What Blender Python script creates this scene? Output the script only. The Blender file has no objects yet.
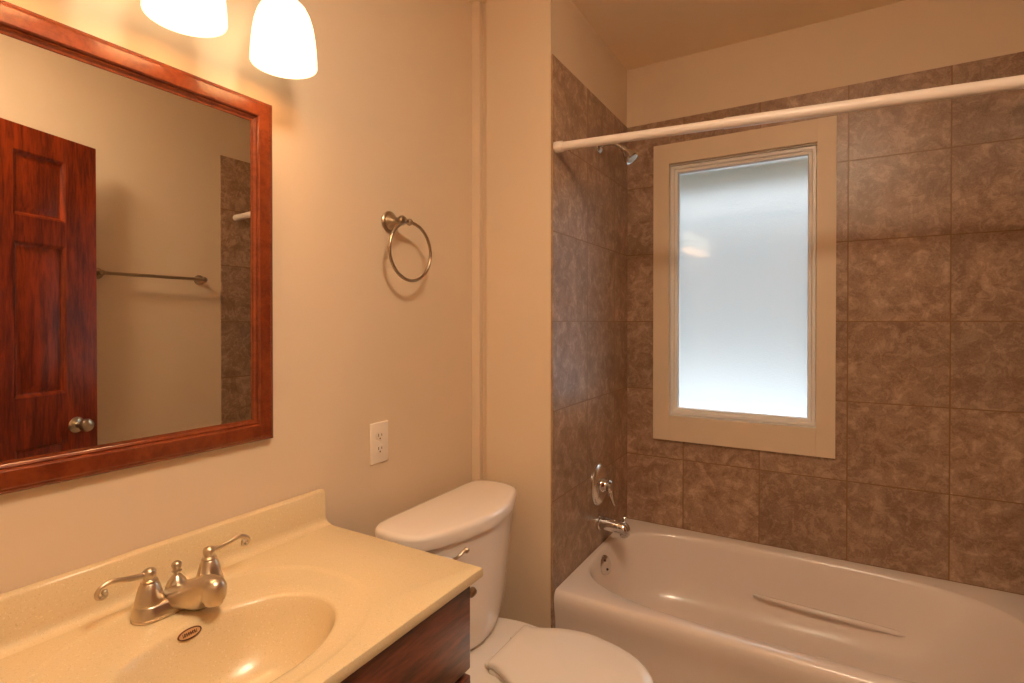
import bpy, bmesh, math, random
from mathutils import Vector, Matrix
random.seed(4)
PI = math.pi
SC = bpy.context.scene
COL = SC.collection

# ------------------------------------------------------------------ camera
cam_d = bpy.data.cameras.new('camera')
cam = bpy.data.objects.new('camera', cam_d)
COL.objects.link(cam)
cam.location = (1.1438, 0.0, 1.328)
cam.rotation_euler = (math.radians(90 - 0.436), 0, math.radians(30.632))
cam_d.sensor_width = 36.0
cam_d.lens = 527.74 / 1024 * 36.0
cam_d.shift_y = -15.31 / 1024
cam_d.clip_start = 0.02
SC.camera = cam

# ------------------------------------------------------------------ colour management, world, light levels
SC.view_settings.view_transform = 'Standard'
SC.view_settings.look = 'None'
SC.view_settings.gamma = 1.0
SC.view_settings.use_curve_mapping = False
SC.view_settings.exposure = 0.0
SC.cycles.max_bounces = 14
SC.cycles.diffuse_bounces = 8
SC.cycles.glossy_bounces = 6
SC.cycles.sample_clamp_indirect = 6.0
SC.cycles.blur_glossy = 1.0

BULB_COLOUR = (1.0, 0.70, 0.42)
BULB_POWER = 45.0
SHADE_COLOUR = (1.0, 0.85, 0.58)
SHADE_POWER = 1.5
FILL_COLOUR = (1.0, 0.765, 0.53)
FILL_POWER = 67.0  # added fill light, lifts the dim tub alcove
SKY_COLOUR = (0.84, 0.93, 1.0)
SKY_POWER = 19.0

world = bpy.data.worlds.new('overcast_sky')
SC.world = world
world.use_nodes = True
wn = world.node_tree.nodes; wl_ = world.node_tree.links
bg = wn['Background']
tcw = wn.new('ShaderNodeTexCoord'); spw = wn.new('ShaderNodeSeparateXYZ'); rmp = wn.new('ShaderNodeValToRGB')
wl_.new(tcw.outputs['Generated'], spw.inputs[0]); wl_.new(spw.outputs[2], rmp.inputs[0]); wl_.new(rmp.outputs[0], bg.inputs[0])
rmp.color_ramp.elements[0].position = 0.0
rmp.color_ramp.elements[0].color = (0.020, 0.0212, 0.0218, 1)      # hazy low sky behind trees
rmp.color_ramp.elements[1].position = 0.75
rmp.color_ramp.elements[1].color = (*SKY_COLOUR, 1)              # bright high overcast
e_ = rmp.color_ramp.elements.new(0.22); e_.color = (0.029, 0.0305, 0.0315, 1)
bg.inputs[1].default_value = SKY_POWER

# ------------------------------------------------------------------ material helpers
class NT:
    def __init__(s, name):
        s.m = bpy.data.materials.new(name)
        s.m.use_nodes = True
        s.t = s.m.node_tree
        s.b = s.t.nodes['Principled BSDF']
        s.out = s.t.nodes['Material Output']
    def n(s, kind, **kw):
        nd = s.t.nodes.new(kind)
        for k, v in kw.items():
            setattr(nd, k, v)
        return nd
    def l(s, a, b):
        s.t.links.new(a, b)
    def val(s, x, sock):
        if isinstance(x, (int, float)):
            sock.default_value = x
        else:
            s.l(x, sock)
    def math(s, op, a, b=0.0, c=0.0, clamp=False):
        nd = s.n('ShaderNodeMath', operation=op)
        nd.use_clamp = clamp
        s.val(a, nd.inputs[0]); s.val(b, nd.inputs[1]); s.val(c, nd.inputs[2])
        return nd.outputs[0]
    def ss(s, x, lo, hi):
        nd = s.n('ShaderNodeMapRange', interpolation_type='SMOOTHSTEP')
        s.val(x, nd.inputs[0])
        nd.inputs[1].default_value = lo; nd.inputs[2].default_value = hi
        return nd.outputs[0]
    def mix(s, f, a, b):
        nd = s.n('ShaderNodeMix', data_type='RGBA')
        s.val(f, nd.inputs[0])
        for x, k in ((a, 6), (b, 7)):
            if isinstance(x, tuple):
                nd.inputs[k].default_value = (*x, 1)
            else:
                s.l(x, nd.inputs[k])
        return nd.outputs[2]
    def coord(s, scale=(1, 1, 1)):
        tc = s.n('ShaderNodeTexCoord')
        mp = s.n('ShaderNodeMapping')
        mp.inputs['Scale'].default_value = scale
        s.l(tc.outputs['Object'], mp.inputs[0])
        return mp.outputs[0]
    def noise(s, co, scale, detail=4, rough=0.5, dist=0.0):
        nd = s.n('ShaderNodeTexNoise')
        s.l(co, nd.inputs['Vector'])
        nd.inputs['Scale'].default_value = scale
        nd.inputs['Detail'].default_value = detail
        nd.inputs['Roughness'].default_value = rough
        nd.inputs['Distortion'].default_value = dist
        return nd.outputs[0]
    def bump(s, h, strength, dist=0.001):
        nd = s.n('ShaderNodeBump')
        nd.inputs['Strength'].default_value = strength
        nd.inputs['Distance'].default_value = dist
        s.l(h, nd.inputs['Height'])
        s.l(nd.outputs[0], s.b.inputs['Normal'])
    def base(s, c):
        if isinstance(c, tuple):
            s.b.inputs['Base Color'].default_value = (*c, 1)
        else:
            s.l(c, s.b.inputs['Base Color'])
    def set(s, **kw):
        for k, v in kw.items():
            s.b.inputs[k.replace('_', ' ')].default_value = v

def simple(name, c, rough=0.5, metal=0.0, coat=0.0, vary=0.06, scale=7, bump=0.0, bscale=200):
    t = NT(name)
    co = t.coord()
    f = t.noise(co, scale, 3)
    t.base(t.mix(f, tuple(x * (1 - vary) for x in c), tuple(min(1, x * (1 + vary)) for x in c)))
    t.set(Roughness=rough, Metallic=metal)
    t.b.inputs['Coat Weight'].default_value = coat
    t.b.inputs['Coat Roughness'].default_value = 0.08
    if bump:
        t.bump(t.noise(co, bscale, 2), bump)
    return t.m

def wood(name, dark, light, stretch, rough=0.3, coat=0.3, scale=1.0):
    t = NT(name)
    co = t.coord(stretch)
    a = t.noise(co, 9 * scale, 6, 0.6, 0.6)
    b = t.noise(co, 42 * scale, 4, 0.6, 0.2)
    f = t.math('ADD', t.math('MULTIPLY', a, 0.75), t.math('MULTIPLY', b, 0.35))
    f = t.ss(f, 0.38, 0.72)
    t.base(t.mix(f, dark, light))
    t.set(Roughness=rough)
    t.b.inputs['Coat Weight'].default_value = coat
    t.b.inputs['Coat Roughness'].default_value = 0.12
    t.bump(b, 0.06)
    return t.m

def tile_mat(name, axis, u0, z0, s):
    t = NT(name)
    tc = t.n('ShaderNodeTexCoord')
    sp = t.n('ShaderNodeSeparateXYZ')
    t.l(tc.outputs['Object'], sp.inputs[0])
    cells, dist = [], []
    for o, o0 in ((sp.outputs[axis], u0), (sp.outputs[2], z0)):
        q = t.math('DIVIDE', t.math('SUBTRACT', o, o0), s)
        cells.append(t.math('FLOOR', q))
        f = t.math('FRACT', q)
        dist.append(t.math('MULTIPLY', t.math('MINIMUM', f, t.math('SUBTRACT', 1.0, f)), s))
    wob = t.noise(tc.outputs['Object'], 40, 2)
    d = t.math('ADD', t.math('MINIMUM', dist[0], dist[1]), t.math('MULTIPLY', t.math('SUBTRACT', wob, 0.5), 0.0016))
    face = t.ss(d, 0.0014, 0.0030)
    cx = t.n('ShaderNodeCombineXYZ')
    t.l(cells[0], cx.inputs[0]); t.l(cells[1], cx.inputs[1])
    wn = t.n('ShaderNodeTexWhiteNoise')
    t.l(cx.outputs[0], wn.inputs['Vector'])
    off = t.n('ShaderNodeVectorMath', operation='SCALE')
    t.l(wn.outputs['Color'], off.inputs[0]); off.inputs['Scale'].default_value = 17.0
    co = t.n('ShaderNodeVectorMath', operation='ADD')
    t.l(tc.outputs['Object'], co.inputs[0]); t.l(off.outputs[0], co.inputs[1])
    v = co.outputs[0]
    big = t.noise(v, 7.5, 6, 0.62, 1.6)
    mid = t.noise(v, 24, 8, 0.70, 0.9)
    fin = t.noise(v, 160, 4, 0.6)
    f = t.math('ADD', t.math('MULTIPLY', big, 0.45), t.math('ADD', t.math('MULTIPLY', mid, 0.5), t.math('MULTIPLY', fin, 0.22)))
    f = t.ss(f, 0.42, 0.80)
    c = t.mix(f, (0.225, 0.130, 0.078), (0.56, 0.395, 0.275))
    vein = t.ss(t.math('ABSOLUTE', t.math('SUBTRACT', mid, 0.5)), 0.0, 0.05)
    c = t.mix(vein, t.mix(0.25, c, (0.17, 0.092, 0.052)), c)
    bright = t.math('ADD', 0.9, t.math('MULTIPLY', wn.outputs['Value'], 0.2))
    hs = t.n('ShaderNodeHueSaturation')
    t.l(c, hs.inputs['Color']); t.l(bright, hs.inputs['Value'])
    c = t.mix(face, (0.25, 0.135, 0.062), hs.outputs[0])
    t.base(c)
    t.set(Roughness=0.34)
    h = t.math('ADD', t.math('MULTIPLY', face, 1.0), t.math('MULTIPLY', mid, 0.35))
    t.bump(h, 0.5, 0.0012)
    return t.m

M = {}
M['paint'] = simple('wall_paint', (0.72, 0.585, 0.43), 0.62, vary=0.02, bump=0.05, bscale=320)
M['paint_trim'] = simple('trim_paint', (0.74, 0.61, 0.455), 0.45, vary=0.02)
M['ceil'] = simple('ceiling_paint', (0.93, 0.79, 0.60), 0.8, vary=0.02, bump=0.08, bscale=180)
M['casing'] = simple('casing_paint', (0.74, 0.60, 0.44), 0.5, vary=0.04, scale=12)
M['vinyl'] = simple('window_vinyl', (0.82, 0.80, 0.77), 0.35, vary=0.02)
M['porcelain'] = simple('porcelain', (0.84, 0.77, 0.70), 0.16, coat=0.3, vary=0.015)
M['plastic_seat'] = simple('seat_plastic', (0.84, 0.765, 0.68), 0.25, vary=0.01)
M['enamel'] = simple('tub_enamel', (0.80, 0.715, 0.655), 0.24, coat=0.2, vary=0.015)
M['rod'] = simple('rod_enamel', (0.84, 0.76, 0.70), 0.3, vary=0.02)
M['plate'] = simple('outlet_plastic', (0.83, 0.74, 0.63), 0.35, vary=0.01)
M['slot'] = simple('dark_slot', (0.03, 0.018, 0.012), 0.6)
M['caulk'] = simple('caulk', (0.42, 0.24, 0.11), 0.7, vary=0.25, scale=60)
M['nickel'] = simple('brushed_nickel', (0.62, 0.53, 0.42), 0.30, 1.0, vary=0.06, scale=120)
M['bronze'] = simple('aged_nickel', (0.42, 0.34, 0.26), 0.28, 1.0, vary=0.08, scale=60)
M['chrome'] = simple('chrome', (0.74, 0.73, 0.72), 0.11, 1.0, vary=0.01)
M['chrome_plate'] = simple('satin_chrome', (0.80, 0.78, 0.75), 0.24, 1.0, vary=0.01)
M['mirror'] = simple('mirror_silver', (0.80, 0.775, 0.70), 0.0, 1.0, vary=0.0)
M['frame_h'] = wood('cherry_rail', (0.17, 0.036, 0.011), (0.36, 0.085, 0.022), (6, 0.7, 6), 0.22, 0.5)
M['frame_v'] = wood('cherry_frame', (0.125, 0.022, 0.007), (0.205, 0.043, 0.012), (2.2, 2.2, 2.2), 0.24, 0.5)
M['vanity'] = wood('vanity_wood', (0.050, 0.014, 0.008), (0.21, 0.056, 0.028), (5, 0.55, 4), 0.30, 0.35)
M['vanity_dark'] = simple('vanity_inside', (0.045, 0.018, 0.010), 0.6)
M['door'] = wood('pine_door', (0.11, 0.010, 0.002), (0.36, 0.045, 0.006), (5, 5, 0.5), 0.35, 0.3)
M['floor'] = simple('floor_vinyl', (0.40, 0.32, 0.24), 0.5, vary=0.15, scale=14)
M['siding'] = simple('siding', (0.55, 0.53, 0.50), 0.7)
M['shade_eave'] = simple('shade_eave_paint', (0.30, 0.33, 0.25), 0.8)  # for the unseen overhang added to shade the pane
M['bounce_ground'] = simple('bounce_ground_tone', (0.085, 0.088, 0.090), 0.9, vary=0.2, scale=3)  # ground tone set for the brightness of the lower pane
TS = 0.312
M['tile_back'] = tile_mat('stone_tile_back', 0, 1.2215, 1.3308, TS)
M['tile_side'] = tile_mat('stone_tile_side', 1, 1.946, 1.3308, TS)

def counter_mat():
    t = NT('cultured_marble')
    co = t.coord()
    a = t.noise(co, 420, 2, 0.6)
    b = t.noise(co, 260, 2, 0.5)
    c = t.mix(t.noise(co, 5, 3), (0.69, 0.555, 0.335), (0.75, 0.61, 0.38))
    c = t.mix(t.math('MULTIPLY', t.ss(a, 0.60, 0.70), 0.40), c, (0.42, 0.285, 0.14))
    c = t.mix(t.math('MULTIPLY', t.ss(b, 0.62, 0.70), 0.30), c, (0.95, 0.86, 0.62))
    t.base(c)
    t.set(Roughness=0.27)
    t.b.inputs['Coat Weight'].default_value = 0.2
    t.b.inputs['Coat Roughness'].default_value = 0.1
    return t.m
M['counter'] = counter_mat()

def emit_mat(name, colour, power):
    t = NT(name)
    t.base(tuple(min(1, c) for c in colour))
    t.b.inputs['Emission Color'].default_value = (*colour, 1)
    t.b.inputs['Emission Strength'].default_value = power
    t.set(Roughness=0.3)
    return t.m
M['bulb'] = emit_mat('lit_bulb', BULB_COLOUR, BULB_POWER)
M['dome'] = emit_mat('added_fill_glow', FILL_COLOUR, FILL_POWER)
M['shade'] = emit_mat('lit_opal_glass', SHADE_COLOUR, SHADE_POWER)

def pane_mat():
    # frosted (obscure) glass: daylight scatters through it, the room side still mirrors lamps
    t = NT('frosted_glass')
    t.t.nodes.remove(t.b)
    co = t.coord()
    tr = t.n('ShaderNodeBsdfTranslucent')
    tr.inputs[0].default_value = (0.93, 0.95, 0.95, 1)
    rf = t.n('ShaderNodeBsdfRefraction')
    rf.inputs['Color'].default_value = (0.96, 0.98, 0.98, 1)
    rf.inputs['Roughness'].default_value = 0.42
    rf.inputs['IOR'].default_value = 1.4
    gl = t.n('ShaderNodeBsdfGlossy')
    gl.inputs['Roughness'].default_value = 0.05
    fr = t.n('ShaderNodeFresnel'); fr.inputs[0].default_value = 2.0
    bp = t.n('ShaderNodeBump'); bp.inputs['Strength'].default_value = 0.35; bp.inputs['Distance'].default_value = 0.002
    t.l(t.noise(co, 170, 3), bp.inputs['Height'])
    for nd in (tr, rf): t.l(bp.outputs[0], nd.inputs['Normal'])
    m1 = t.n('ShaderNodeMixShader'); m1.inputs[0].default_value = 0.14
    t.l(rf.outputs[0], m1.inputs[1]); t.l(tr.outputs[0], m1.inputs[2])
    mx = t.n('ShaderNodeMixShader')
    t.l(fr.outputs[0], mx.inputs[0]); t.l(m1.outputs[0], mx.inputs[1]); t.l(gl.outputs[0], mx.inputs[2])
    t.l(mx.outputs[0], t.out.inputs['Surface'])
    return t.m
M['pane'] = pane_mat()

# ------------------------------------------------------------------ mesh helpers
class MB:
    def __init__(s):
        s.v, s.f = [], []
    def add(s, verts, faces):
        o = len(s.v)
        s.v += [tuple(p) for p in verts]
        s.f += [tuple(i + o for i in f) for f in faces]
        return s
    def box(s, a, b, bevel=0.0, seg=2):
        bm = bmesh.new()
        bmesh.ops.create_cube(bm, size=1)
        for v in bm.verts:
            v.co = Vector([(a[i] + b[i]) / 2 + v.co[i] * (b[i] - a[i]) for i in range(3)])
        if bevel:
            bmesh.ops.bevel(bm, geom=bm.edges[:], offset=bevel, segments=seg, profile=0.5, affect='EDGES')
        return s.bm(bm)
    def bm(s, bm, mat=None):
        bm.verts.ensure_lookup_table()
        bm.normal_update()
        for i, v in enumerate(bm.verts): v.index = i
        vs = [(mat @ v.co) if mat else v.co.copy() for v in bm.verts]
        s.add(vs, [[v.index for v in f.verts] for f in bm.faces])
        bm.free()
        return s
    def loft(s, rings, closed=True, cap0=True, cap1=True):
        n = len(rings[0]); vs = [p for r in rings for p in r]; fs = []
        for i in range(len(rings) - 1):
            for j in range(n if closed else n - 1):
                k = (j + 1) % n
                fs.append((i * n + j, i * n + k, (i + 1) * n + k, (i + 1) * n + j))
        if cap0: fs.append(tuple(range(n - 1, -1, -1)))
        if cap1: fs.append(tuple((len(rings) - 1) * n + j for j in range(n)))
        return s.add(vs, fs)
    def lathe(s, prof, org=(0, 0, 0), axis=(0, 0, 1), n=32):
        # prof: (radius, height) pairs along axis
        ax = Vector(axis).normalized()
        q = Vector((0, 0, 1)).rotation_difference(ax)
        rings = []
        for r, h in prof:
            r = max(r, 0.00005)
            rings.append([Vector(org) + q @ Vector((r * math.cos(2 * PI * j / n), r * math.sin(2 * PI * j / n), h)) for j in range(n)])
        return s.loft(rings)
    def tube(s, pts, rad, n=14, caps=True, closed=False):
        pts = [Vector(p) for p in pts]; m = len(pts)
        rad = rad if isinstance(rad, (list, tuple)) else [rad] * m
        tans = []
        for i in range(m):
            if closed: a, b = pts[i - 1], pts[(i + 1) % m]
            else: a, b = pts[max(0, i - 1)], pts[min(m - 1, i + 1)]
            tans.append((b - a).normalized())
        up = Vector((0, 0, 1)) if abs(tans[0].z) < 0.9 else Vector((1, 0, 0))
        u = tans[0].cross(up).normalized(); rings = []
        for i in range(m):
            u = (u - tans[i] * u.dot(tans[i])).normalized()
            w = tans[i].cross(u)
            rings.append([pts[i] + (u * math.cos(2 * PI * j / n) + w * math.sin(2 * PI * j / n)) * rad[i] for j in range(n)])
        if closed:
            rings.append(rings[0])
            return s.loft(rings, cap0=False, cap1=False)
        return s.loft(rings, cap0=caps, cap1=caps)
    def ball(s, c, r, sc=(1, 1, 1), n=20):
        m = n // 2
        rings = []
        for i in range(m + 1):
            a = -PI / 2 + PI * i / m
            rr = max(math.cos(a), 0.002) * r
            rings.append([(c[0] + sc[0] * rr * math.cos(2 * PI * j / n), c[1] + sc[1] * rr * math.sin(2 * PI * j / n), c[2] + sc[2] * r * math.sin(a)) for j in range(n)])
        return s.loft(rings)
    def build(s, name, mat, parent=None, smooth=35, kind=None, org=None):
        me = bpy.data.meshes.new(name)
        vs = s.v
        if org is not None:
            vs = [(p[0] - org[0], p[1] - org[1], p[2] - org[2]) for p in vs]
        me.from_pydata(vs, [], s.f)
        bm = bmesh.new(); bm.from_mesh(me)
        bmesh.ops.remove_doubles(bm, verts=bm.verts, dist=0.00002)
        bmesh.ops.recalc_face_normals(bm, faces=bm.faces)
        bm.to_mesh(me); bm.free()
        if smooth:
            me.shade_smooth()
            me.set_sharp_from_angle(angle=math.radians(smooth))
        me.materials.append(mat)
        o = bpy.data.objects.new(name, me)
        COL.objects.link(o)
        if org is not None: o.location = org
        if parent is not None: o.parent = parent
        if kind: o['kind'] = kind
        return o

def thing(name, label, cat, loc=(0, 0, 0), group=None):
    o = bpy.data.objects.new(name, None)
    o.empty_display_size = 0.05
    COL.objects.link(o)
    o.location = loc
    o['label'] = label; o['category'] = cat
    if group: o['group'] = group
    return o

def part(mb, name, mat, root, smooth=35, label=None):
    """a part built in world space, parented to its thing, keeping its place"""
    loc = Vector((0, 0, 0)); r = root
    while r is not None:
        loc = loc + r.location; r = r.parent
    mb.v = [tuple(Vector(p) - loc) for p in mb.v]
    o = mb.build(name, mat, root, smooth)
    if label: o['label'] = label
    return o

def copy_tree(o, parent=None):
    c = o.copy(); COL.objects.link(c)
    if parent is not None: c.parent = parent
    for ch in list(o.children): copy_tree(ch, c)
    return c

def spline(pts, k=6, closed=False):
    """Catmull-Rom through points"""
    P = [Vector(p) for p in pts]; n = len(P); out = []
    for i in range(n if closed else n - 1):
        if closed: a, b, c, d = P[i - 1], P[i], P[(i + 1) % n], P[(i + 2) % n]
        else: a, b, c, d = P[max(i - 1, 0)], P[i], P[i + 1], P[min(i + 2, n - 1)]
        for j in range(k):
            t = j / k
            out.append(0.5 * ((2 * b) + (c - a) * t + (2 * a - 5 * b + 4 * c - d) * t * t + (3 * b - a - 3 * c + d) * t ** 3))
    if not closed: out.append(P[-1])
    return out

def lerp_tab(tab, x):
    if x <= tab[0][0]: return tab[0][1:]
    for (a, b) in zip(tab, tab[1:]):
        if x <= b[0]:
            t = (x - a[0]) / (b[0] - a[0])
            return tuple(p + (q - p) * t for p, q in zip(a[1:], b[1:]))
    return tab[-1][1:]

# ------------------------------------------------------------------ the room
XR, YB, YJ, XJ, H = 1.752, 2.4367, 1.6355, 0.330, 2.524
XT, TT = 0.3373, 2.2487            # tile face of the plumbing wall, top of the tile
YF = -1.0
WO = (0.531, 1.120, 0.902, 2.044)   # window opening x0 x1 z0 z1
def struct(mb, name, mat, smooth=0):
    return mb.build(name, mat, None, smooth, 'structure')
struct(MB().box((-0.12, YF - 0.1, -0.1), (XR + 0.12, YB + 0.2, 0)), 'floor', M['floor'])
struct(MB().box((-0.12, YF - 0.1, H), (XR + 0.12, YB + 0.2, H + 0.1)), 'ceiling', M['ceil'])
struct(MB().box((-0.12, YF - 0.1, 0), (0, YB + 0.15, H)), 'wall_left', M['paint'])
struct(MB().box((XR, YF - 0.1, 0), (XR + 0.12, YB + 0.15, H)), 'wall_right', M['paint'])
struct(MB().box((0, YF - 0.1, 0), (XR, YF, H)), 'wall_front', M['paint'])
struct(MB().box((0, YJ + 0.02, 0), (XJ, YB + 0.15, H)).box((0.064, YJ, 0), (XJ, YJ + 0.021, H)), 'wall_alcove', M['paint'])
yw = YB + 0.008
w = MB()
w.box((XJ, yw, 0), (WO[0], yw + 0.14, H)); w.box((WO[1], yw, 0), (XR, yw + 0.14, H))
w.box((WO[0], yw, 0), (WO[1], yw + 0.14, WO[2])); w.box((WO[0], yw, WO[3]), (WO[1], yw + 0.14, H))
struct(w, 'wall_back', M['paint'])
t = MB()
t.box((XT, YB, 0), (WO[0] - 0.002, yw, TT)); t.box((WO[1] + 0.002, YB, 0), (XR - 0.008, yw, TT))
t.box((WO[0] - 0.002, YB, 0), (WO[1] + 0.002, yw, WO[2] - 0.002)); t.box((WO[0] - 0.002, YB, WO[3] + 0.002), (WO[1] + 0.002, yw, TT))
struct(t, 'wall_tile_back', M['tile_back'])
struct(MB().box((XJ, YJ + 0.002, 0), (XT, yw, TT)), 'wall_tile_left', M['tile_side'])
struct(MB().box((XR - 0.0075, 1.69, 0), (XR, yw, TT)), 'wall_tile_right', M['tile_side'])
# rough bead of caulk down the cut edge of the tile
g = MB(); pts = []; rad = []
for i in range(120):
    z = 0.36 + (TT - 0.36) * i / 119
    pts.append((XJ + 0.0045 + random.uniform(-0.0012, 0.0012), YJ + 0.0016, z)); rad.append(0.0026 + random.uniform(-0.0007, 0.001))
g.tube(pts, rad, 8)
struct(g, 'trim_2', M['caulk'], 40)
struct(MB().box((0.0, YJ - 0.002, 0), (0.0355, YJ + 0.0205, H), 0.0012, 1), 'trim_1', M['paint_trim'], 30)

# window ------------------------------------------------------------------
win = bpy.data.objects.new('window_1', None); COL.objects.link(win); win['kind'] = 'structure'
win.location = (0.8255, YB, 1.47)
def frame_sweep(rect, prof, plane='y'):
    """rect (u0,u1,z0,z1); prof (inset, depth) list -> mitred frame.  depth runs to the room"""
    u0, u1, z0, z1 = rect; mb = MB(); rings = []
    for cu, cz, su, sz in ((u0, z0, 1, 1), (u1, z0, -1, 1), (u1, z1, -1, -1), (u0, z1, 1, -1)):
        ring = []
        for i, d in prof:
            u, z = cu + su * i, cz + sz * i
            ring.append((u, d, z) if plane == 'y' else (d, u, z))
        rings.append(ring)
    rings.append(rings[0])
    return mb.loft(rings, True, False, False)
CO = (0.4655, 1.182, 0.7926, 2.134)
cs = MB()
yc = YB - 0.0165
wl = 0.0665; wb = 0.1095
cs.box((CO[0], yc, CO[2]), (WO[0] + 0.0043, YB, CO[3]), 0.0003, 1)
cs.box((WO[1] - 0.004, yc, CO[2]), (CO[1], YB, CO[3]), 0.0003, 1)
cs.box((WO[0] + 0.0045, yc + 0.0002, CO[2]), (WO[1] - 0.0045, YB, WO[2]), 0.0003, 1)
cs.box((WO[0] + 0.0045, yc + 0.0002, WO[3]), (WO[1] - 0.0045, YB, CO[3]), 0.0003, 1)
part(cs, 'casing', M['casing'], win, 30)
jr = (WO[0] + 0.0005, WO[1] - 0.0005, WO[2] + 0.0005, WO[3] - 0.0005)
jb = frame_sweep(jr, [(0, YB + 0.001), (0.004, YB + 0.001), (0.004, yw + 0.13), (0, yw + 0.13)])
part(jb, 'jamb', M['vinyl'], win, 30)
ys = YB + 0.012
sr = (WO[0] + 0.005, WO[1] - 0.005, WO[2] + 0.005, WO[3] - 0.005)
sf = frame_sweep(sr, [(0, ys + 0.06), (0, ys + 0.004), (0.003, ys), (0.014, ys), (0.016, ys + 0.003), (0.018, ys + 0.010), (0.028, ys + 0.013), (0.031, ys + 0.022), (0.031, ys + 0.06)])
part(sf, 'sash_frame', M['vinyl'], win, 25)
pi = 0.0312
PANE_SKEW = -0.030
pn = MB().box((sr[0] + pi - 0.002, ys + 0.0305, sr[2] + pi - 0.002), (sr[1] - pi + 0.002, ys + 0.0345, sr[3] - pi + 0.002))
# pane tilted to place the lamp's reflection in the glass
pn.v = [(x, y + PANE_SKEW * (x - 0.8255), z) for x, y, z in pn.v]
part(pn, 'pane', M['pane'], win, 0)
# outside: ground toned for bounce light, overhang added to darken the pane's top
struct(MB().box((-6, YB + 0.2, -0.6), (8, YB + 14, -0.5)), 'ground_outside', M['bounce_ground'])
struct(MB().box((-1.5, YB + 0.16, 2.24), (3.5, YB + 0.66, 2.30)).box((-1.5, YB + 0.66, 2.10), (3.5, YB + 0.69, 2.32)), 'added_shade_eave', M['shade_eave'])

# door (seen in the mirror only) -------------------------------------------
door = bpy.data.objects.new('door_1', None); COL.objects.link(door); door['kind'] = 'structure'
DT, DW = 2.085, 0.742
def door_mesh():
    mb = MB(); th = 0.035
    zr = [0.012, 0.235, 0.84, 1.036, 1.637, 1.739, 1.985, DT]   # rails: bottom, lock, frieze, top
    st = 0.131; mid = DW / 2
    xs = [(0, st), (mid - 0.05, mid + 0.05), (DW - st, DW)]
    for a, b in xs: mb.box((a, 0, zr[0]), (b, th, DT), 0.0015, 1)
    for a, b in ((0, 1), (2, 3), (4, 5), (6, 7)):
        for u, v in ((st, mid - 0.05), (mid + 0.05, DW - st)):
            mb.box((u - 0.002, 0.0004, zr[a]), (v + 0.002, th - 0.0004, zr[b]), 0.0012, 1)
    for a, b in ((1, 2), (3, 4), (5, 6)):
        for u, v in ((st, mid - 0.05), (mid + 0.05, DW - st)):
            for side in (0, 1):
                prof = [(0, 0.0), (0.006, 0.003), (0.012, 0.011), (0.016, 0.0125), (0.042, 0.006), (0.046, 0.0055)]
                rings = []
                for i, d in prof:
                    y = d if side == 0 else th - d
                    rings.append([(u + i, y, zr[a] + i), (v - i, y, zr[a] + i), (v - i, y, zr[b] - i), (u + i, y, zr[b] - i)])
                mb.loft(rings, True, False, True)
    return mb
dm = door_mesh().build('door_leaf', M['door'], door, 30)
free = Vector((1.62, 1.0627, 0)); dd = Vector((0.3285, 0.9677, 0)).normalized()
hinge = free - dd * DW + Vector((dd.y, -dd.x, 0)) * 0.035
door.location = hinge
door.rotation_euler = (0, 0, math.atan2(dd.y, dd.x))
MB().box((-0.040, -0.03, 0), (-0.003, 0.075, H)).build('hinge_jamb', M['paint_trim'], door, 0)
for side in (1, -1):
    y0 = 0.035 if side == 1 else 0.0
    k = MB().lathe([(0.0, 0), (0.033, 0), (0.033, 0.003), (0.028, 0.008), (0.014, 0.011), (0.011, 0.018), (0.011, 0.030), (0.018, 0.036), (0.026, 0.044), (0.0275, 0.054), (0.024, 0.064), (0.014, 0.070), (0.004, 0.071), (0, 0.071)], (DW - 0.092, y0, 0.896), (0, side, 0))
    k.build('door_knob', M['nickel'], door)

# ------------------------------------------------------------------ bathtub
tub = thing('bathtub', 'white enamel alcove bathtub below the frosted window', 'bathtub', (1.04, 2.04, 0))
TX0, TX1, TY0, TY1, TZ = XT + 0.0015, XR - 0.009, 1.645, YB - 0.0015, 0.395
N = 128
def ang(j): return ANG[j]
ANG = None
def set_angles(hx, hy):
    """N directions that include the four corners of a 2hx x 2hy rectangle"""
    global ANG
    c = math.atan2(hy, hx); cs_ = [-c, c, PI - c, PI + c, 2 * PI - c]
    q = N // 4
    ANG = [cs_[k] + (cs_[k + 1] - cs_[k]) * i / q for k in range(4) for i in range(q)]
def rect_pt(cx, cy, hx, hy, a):
    c, s_ = math.cos(a), math.sin(a)
    k = 1 / max(abs(c) / hx, abs(s_) / hy)
    return cx + c * k, cy + s_ * k
def sup_pt(cx, cy, hx, hy, a, e):
    c, s_ = math.cos(a), math.sin(a)
    k = (abs(c / hx) ** e + abs(s_ / hy) ** e) ** (-1 / e)
    return cx + c * k, cy + s_ * k
cx, cy = (TX0 + TX1) / 2, (TY0 + TY1) / 2
set_angles((TX1 - TX0) / 2, (TY1 - TY0) / 2)
def outer(z, d=0.0, df=0.0):
    """outer rectangle inset by df on the apron side only"""
    r = []
    for j in range(N):
        x, y = rect_pt(cx, cy, (TX1 - TX0) / 2, (TY1 - TY0) / 2, ang(j))
        if abs(y - TY0) < 1e-6: y += df
        r.append((x, y, z))
    return r
def inner(x0, x1, y0, y1, z, e, blend=0.0):
    r = []
    for j in range(N):
        # shoot at the angles of the outer rectangle so the rim quads run straight
        X, Y = rect_pt(cx, cy, (TX1 - TX0) / 2, (TY1 - TY0) / 2, ang(j))
        a = math.atan2((Y - cy) / (TY1 - TY0) * (y1 - y0), (X - cx) / (TX1 - TX0) * (x1 - x0))
        x, y = sup_pt((x0 + x1) / 2, (y0 + y1) / 2, (x1 - x0) / 2, (y1 - y0) / 2, a, e)
        r.append((x, y, z))
    return r
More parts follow.
